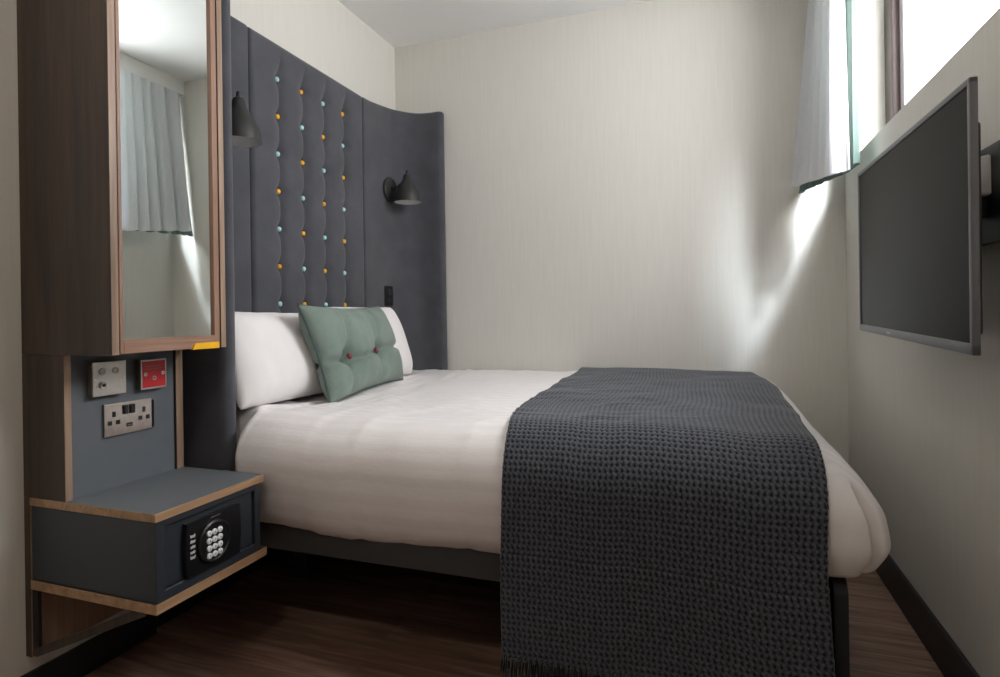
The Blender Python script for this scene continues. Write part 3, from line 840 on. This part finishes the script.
lathe(bm, [(.001, -.004), (.012, 0), (.012, .010), (.001, .013)], (RX-.074, 1.47, 1.148), 'x', 20)
obj('tilt_lever', bm, M['white_plastic'], ar, smooth=True)
bm = bmesh.new(); tube(bm, [(RX-.10, 1.50, 1.01), (RX-.09, 1.475, .97), (RX-.075, 1.47, .955)], .004, 8); box(bm, RX-.082, RX-.066, 1.462, 1.478, .945, .962, .002)
obj('cable', bm, M['black_plastic'], ar)

# ------------------------------------------------------------------ curtains
def curtain(name, x_mid, y0, y1, ztop, zbot, amp, waves, seed, mat, hem=None, flare=.0, billow=0.0, edge_wave=.01):
    bm = bmesh.new(); nu, nv = 220, 60
    def fn(u, v):
        z = ztop+(zbot-ztop)*v; k = .55+.45*v
        yy = y0+(y1-y0)*u
        ph = 2*PI*waves*(u+.035*math.sin(u*9+seed)+.012*v*math.sin(u*5+seed))
        x = x_mid+amp*k*(math.sin(ph)+.28*math.sin(2.3*ph+seed))-billow*v*math.sin(PI*u)-(flare+.02)*v*sstep(.15,1,u)
        yy += amp*.35*k*math.cos(ph)+.012*v*(2*u-1)+.004*noise.noise(Vector((u*20, v*3, seed)))
        zz = z+((.060 if flare < .08 else .0)*(u-.5)*v)+(edge_wave*math.sin(ph*1.0+1)*v)
        return (x, min(yy, RY-.006), zz)
    V_ = grid(bm, fn, nu, nv)
    bm.faces.ensure_lookup_table()
    if hem:
        for i, f in enumerate(bm.faces):
            if (i % nv) >= nv-hem: f.material_index = 1
    o = obj(name, bm, [mat]+([M['sheer_hem']] if hem else []), smooth=True)
    return o
c1 = curtain('sheer_curtain', 2.082, 2.335, 2.862, 2.3495, 1.460, .024, 6.5, 2.3, M['sheer'], hem=4, flare=.045, billow=.022, edge_wave=.007)
tag(c1, 'gathered white sheer curtain with a deeper hem, hanging room side of the green one', 'curtain')
c2 = curtain('curtain', 2.138, 2.385, 2.872, 2.3495, 1.462, .013, 8.5, 4.1, M['lining'], edge_wave=.006, flare=.085)
tag(c2, 'sage green curtain gathered behind the white sheer beside the window', 'curtain')
cr = obj('curtain_track', bx(2.095, 2.125, .72, 2.885, 2.3375, 2.3498, .002, 1), M['white_plastic'])
tag(cr, 'slim white curtain track fixed under the pelmet', 'curtain track')

# ------------------------------------------------------------------ added fill light above the camera, out of view, to brighten ceiling and room
pl = thing('added_fill_lamp', 'added fill light globe hung from the ceiling above the viewer, out of view', 'lamp', (1.15, .05, 2.16))
bm = bmesh.new(); lathe(bm, [(.001, RZ), (.05, RZ-.001), (.05, RZ-.02), (.004, RZ-.026), (.004, 2.262), (.030, 2.260), (.034, 2.238), (.001, 2.236)], (1.15, .05, 0), 'z', 32, cap=False)
obj('fill_lamp_cord', bm, M['white_paint'], pl, smooth=True, angle=40)
g = NM('fill_globe_glow'); em = g.n('ShaderNodeEmission'); em.inputs['Color'].default_value = (1, .89, .80, 1); em.inputs['Strength'].default_value = 42
g.l(em.outputs[0], g.out.inputs[0])
bm = bmesh.new(); bmesh.ops.create_uvsphere(bm, u_segments=40, v_segments=24, radius=.085)
bmesh.ops.translate(bm, verts=bm.verts, vec=(1.15, .05, 2.16))
obj('globe', bm, g.m, pl, smooth=True)

# ------------------------------------------------------------------ daylight
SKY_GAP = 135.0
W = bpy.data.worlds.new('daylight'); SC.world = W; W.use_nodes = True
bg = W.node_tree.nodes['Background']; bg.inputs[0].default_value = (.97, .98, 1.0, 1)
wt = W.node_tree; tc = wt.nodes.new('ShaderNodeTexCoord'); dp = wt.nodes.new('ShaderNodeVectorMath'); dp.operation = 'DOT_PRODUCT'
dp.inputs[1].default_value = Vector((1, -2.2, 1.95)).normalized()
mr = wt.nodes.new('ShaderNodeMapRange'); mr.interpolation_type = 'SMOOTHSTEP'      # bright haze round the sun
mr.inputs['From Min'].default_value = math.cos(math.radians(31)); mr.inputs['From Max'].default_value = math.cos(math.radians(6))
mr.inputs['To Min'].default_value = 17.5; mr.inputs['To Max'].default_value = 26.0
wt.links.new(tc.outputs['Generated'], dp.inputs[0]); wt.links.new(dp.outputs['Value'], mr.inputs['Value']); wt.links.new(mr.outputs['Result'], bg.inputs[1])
W.cycles.sampling_method = 'MANUAL'; W.cycles.sample_map_resolution = 1024
# the open strip of sky between the buildings outside: narrow from side to side, tall, cut off above at about 42 degrees
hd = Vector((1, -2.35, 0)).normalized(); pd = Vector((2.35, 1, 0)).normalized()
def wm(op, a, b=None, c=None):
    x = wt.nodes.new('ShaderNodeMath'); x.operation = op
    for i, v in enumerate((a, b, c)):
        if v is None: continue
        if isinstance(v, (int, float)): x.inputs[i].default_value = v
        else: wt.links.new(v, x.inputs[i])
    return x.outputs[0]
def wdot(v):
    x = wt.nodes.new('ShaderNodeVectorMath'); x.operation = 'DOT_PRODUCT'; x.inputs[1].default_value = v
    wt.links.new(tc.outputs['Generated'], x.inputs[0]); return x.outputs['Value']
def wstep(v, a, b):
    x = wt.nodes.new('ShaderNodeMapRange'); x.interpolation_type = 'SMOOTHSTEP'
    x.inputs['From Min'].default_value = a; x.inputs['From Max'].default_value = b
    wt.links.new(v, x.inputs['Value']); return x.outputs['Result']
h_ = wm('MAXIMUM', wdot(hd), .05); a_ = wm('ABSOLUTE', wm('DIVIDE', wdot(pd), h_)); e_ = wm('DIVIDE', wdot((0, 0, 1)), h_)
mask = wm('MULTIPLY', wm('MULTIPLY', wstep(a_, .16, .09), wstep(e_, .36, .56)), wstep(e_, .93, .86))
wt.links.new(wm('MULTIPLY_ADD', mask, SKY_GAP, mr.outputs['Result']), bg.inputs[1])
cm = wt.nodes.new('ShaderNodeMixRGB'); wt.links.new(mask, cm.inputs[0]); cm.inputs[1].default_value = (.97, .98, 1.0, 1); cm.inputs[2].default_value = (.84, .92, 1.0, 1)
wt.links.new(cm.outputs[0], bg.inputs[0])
S = bpy.data.lights.new('sun', 'SUN'); S.energy = 4.5; S.angle = math.radians(5); S.color = (.80, .89, 1.0)
so = bpy.data.objects.new('sun', S); C.objects.link(so); so.location = (4, -3, 4)
so.rotation_euler = Vector((-1, 2.35, -2.22)).normalized().to_track_quat('-Z', 'Y').to_euler()
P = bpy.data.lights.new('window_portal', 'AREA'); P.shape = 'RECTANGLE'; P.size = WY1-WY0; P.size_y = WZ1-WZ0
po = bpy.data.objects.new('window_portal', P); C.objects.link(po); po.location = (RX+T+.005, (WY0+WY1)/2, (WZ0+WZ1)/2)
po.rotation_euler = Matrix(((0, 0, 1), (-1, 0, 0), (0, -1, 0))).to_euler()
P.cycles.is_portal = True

# ------------------------------------------------------------------ camera
f, yaw, roll, cy = 584.7, math.radians(19.49), math.radians(-.85), 312.84
F = Vector((-math.sin(yaw), math.cos(yaw), 0)); R = Vector((math.cos(yaw), math.sin(yaw), 0)); U = R.cross(F)
c, s = math.cos(roll), math.sin(roll); R2 = c*R+s*U; U2 = -s*R+c*U
cam = bpy.data.cameras.new('camera'); co = bpy.data.objects.new('camera', cam); C.objects.link(co)
mw = Matrix((R2, U2, -F)).transposed().to_4x4(); mw.translation = Vector(CAM); co.matrix_world = mw
cam.sensor_width = 36; cam.lens = f/1000*36; cam.shift_y = -(338.5-cy)/1000; cam.clip_start = .01
SC.camera = co
SC.view_settings.view_transform = 'Standard'; SC.view_settings.look = 'None'
SC.view_settings.exposure = 0.08; SC.view_settings.gamma = 1; SC.view_settings.use_curve_mapping = False
SC.cycles.use_denoising = True; SC.cycles.denoiser = 'OPENIMAGEDENOISE'
SC.cycles.max_bounces = 10; SC.cycles.diffuse_bounces = 6; SC.cycles.transparent_max_bounces = 16
SC.cycles.sample_clamp_indirect = 8
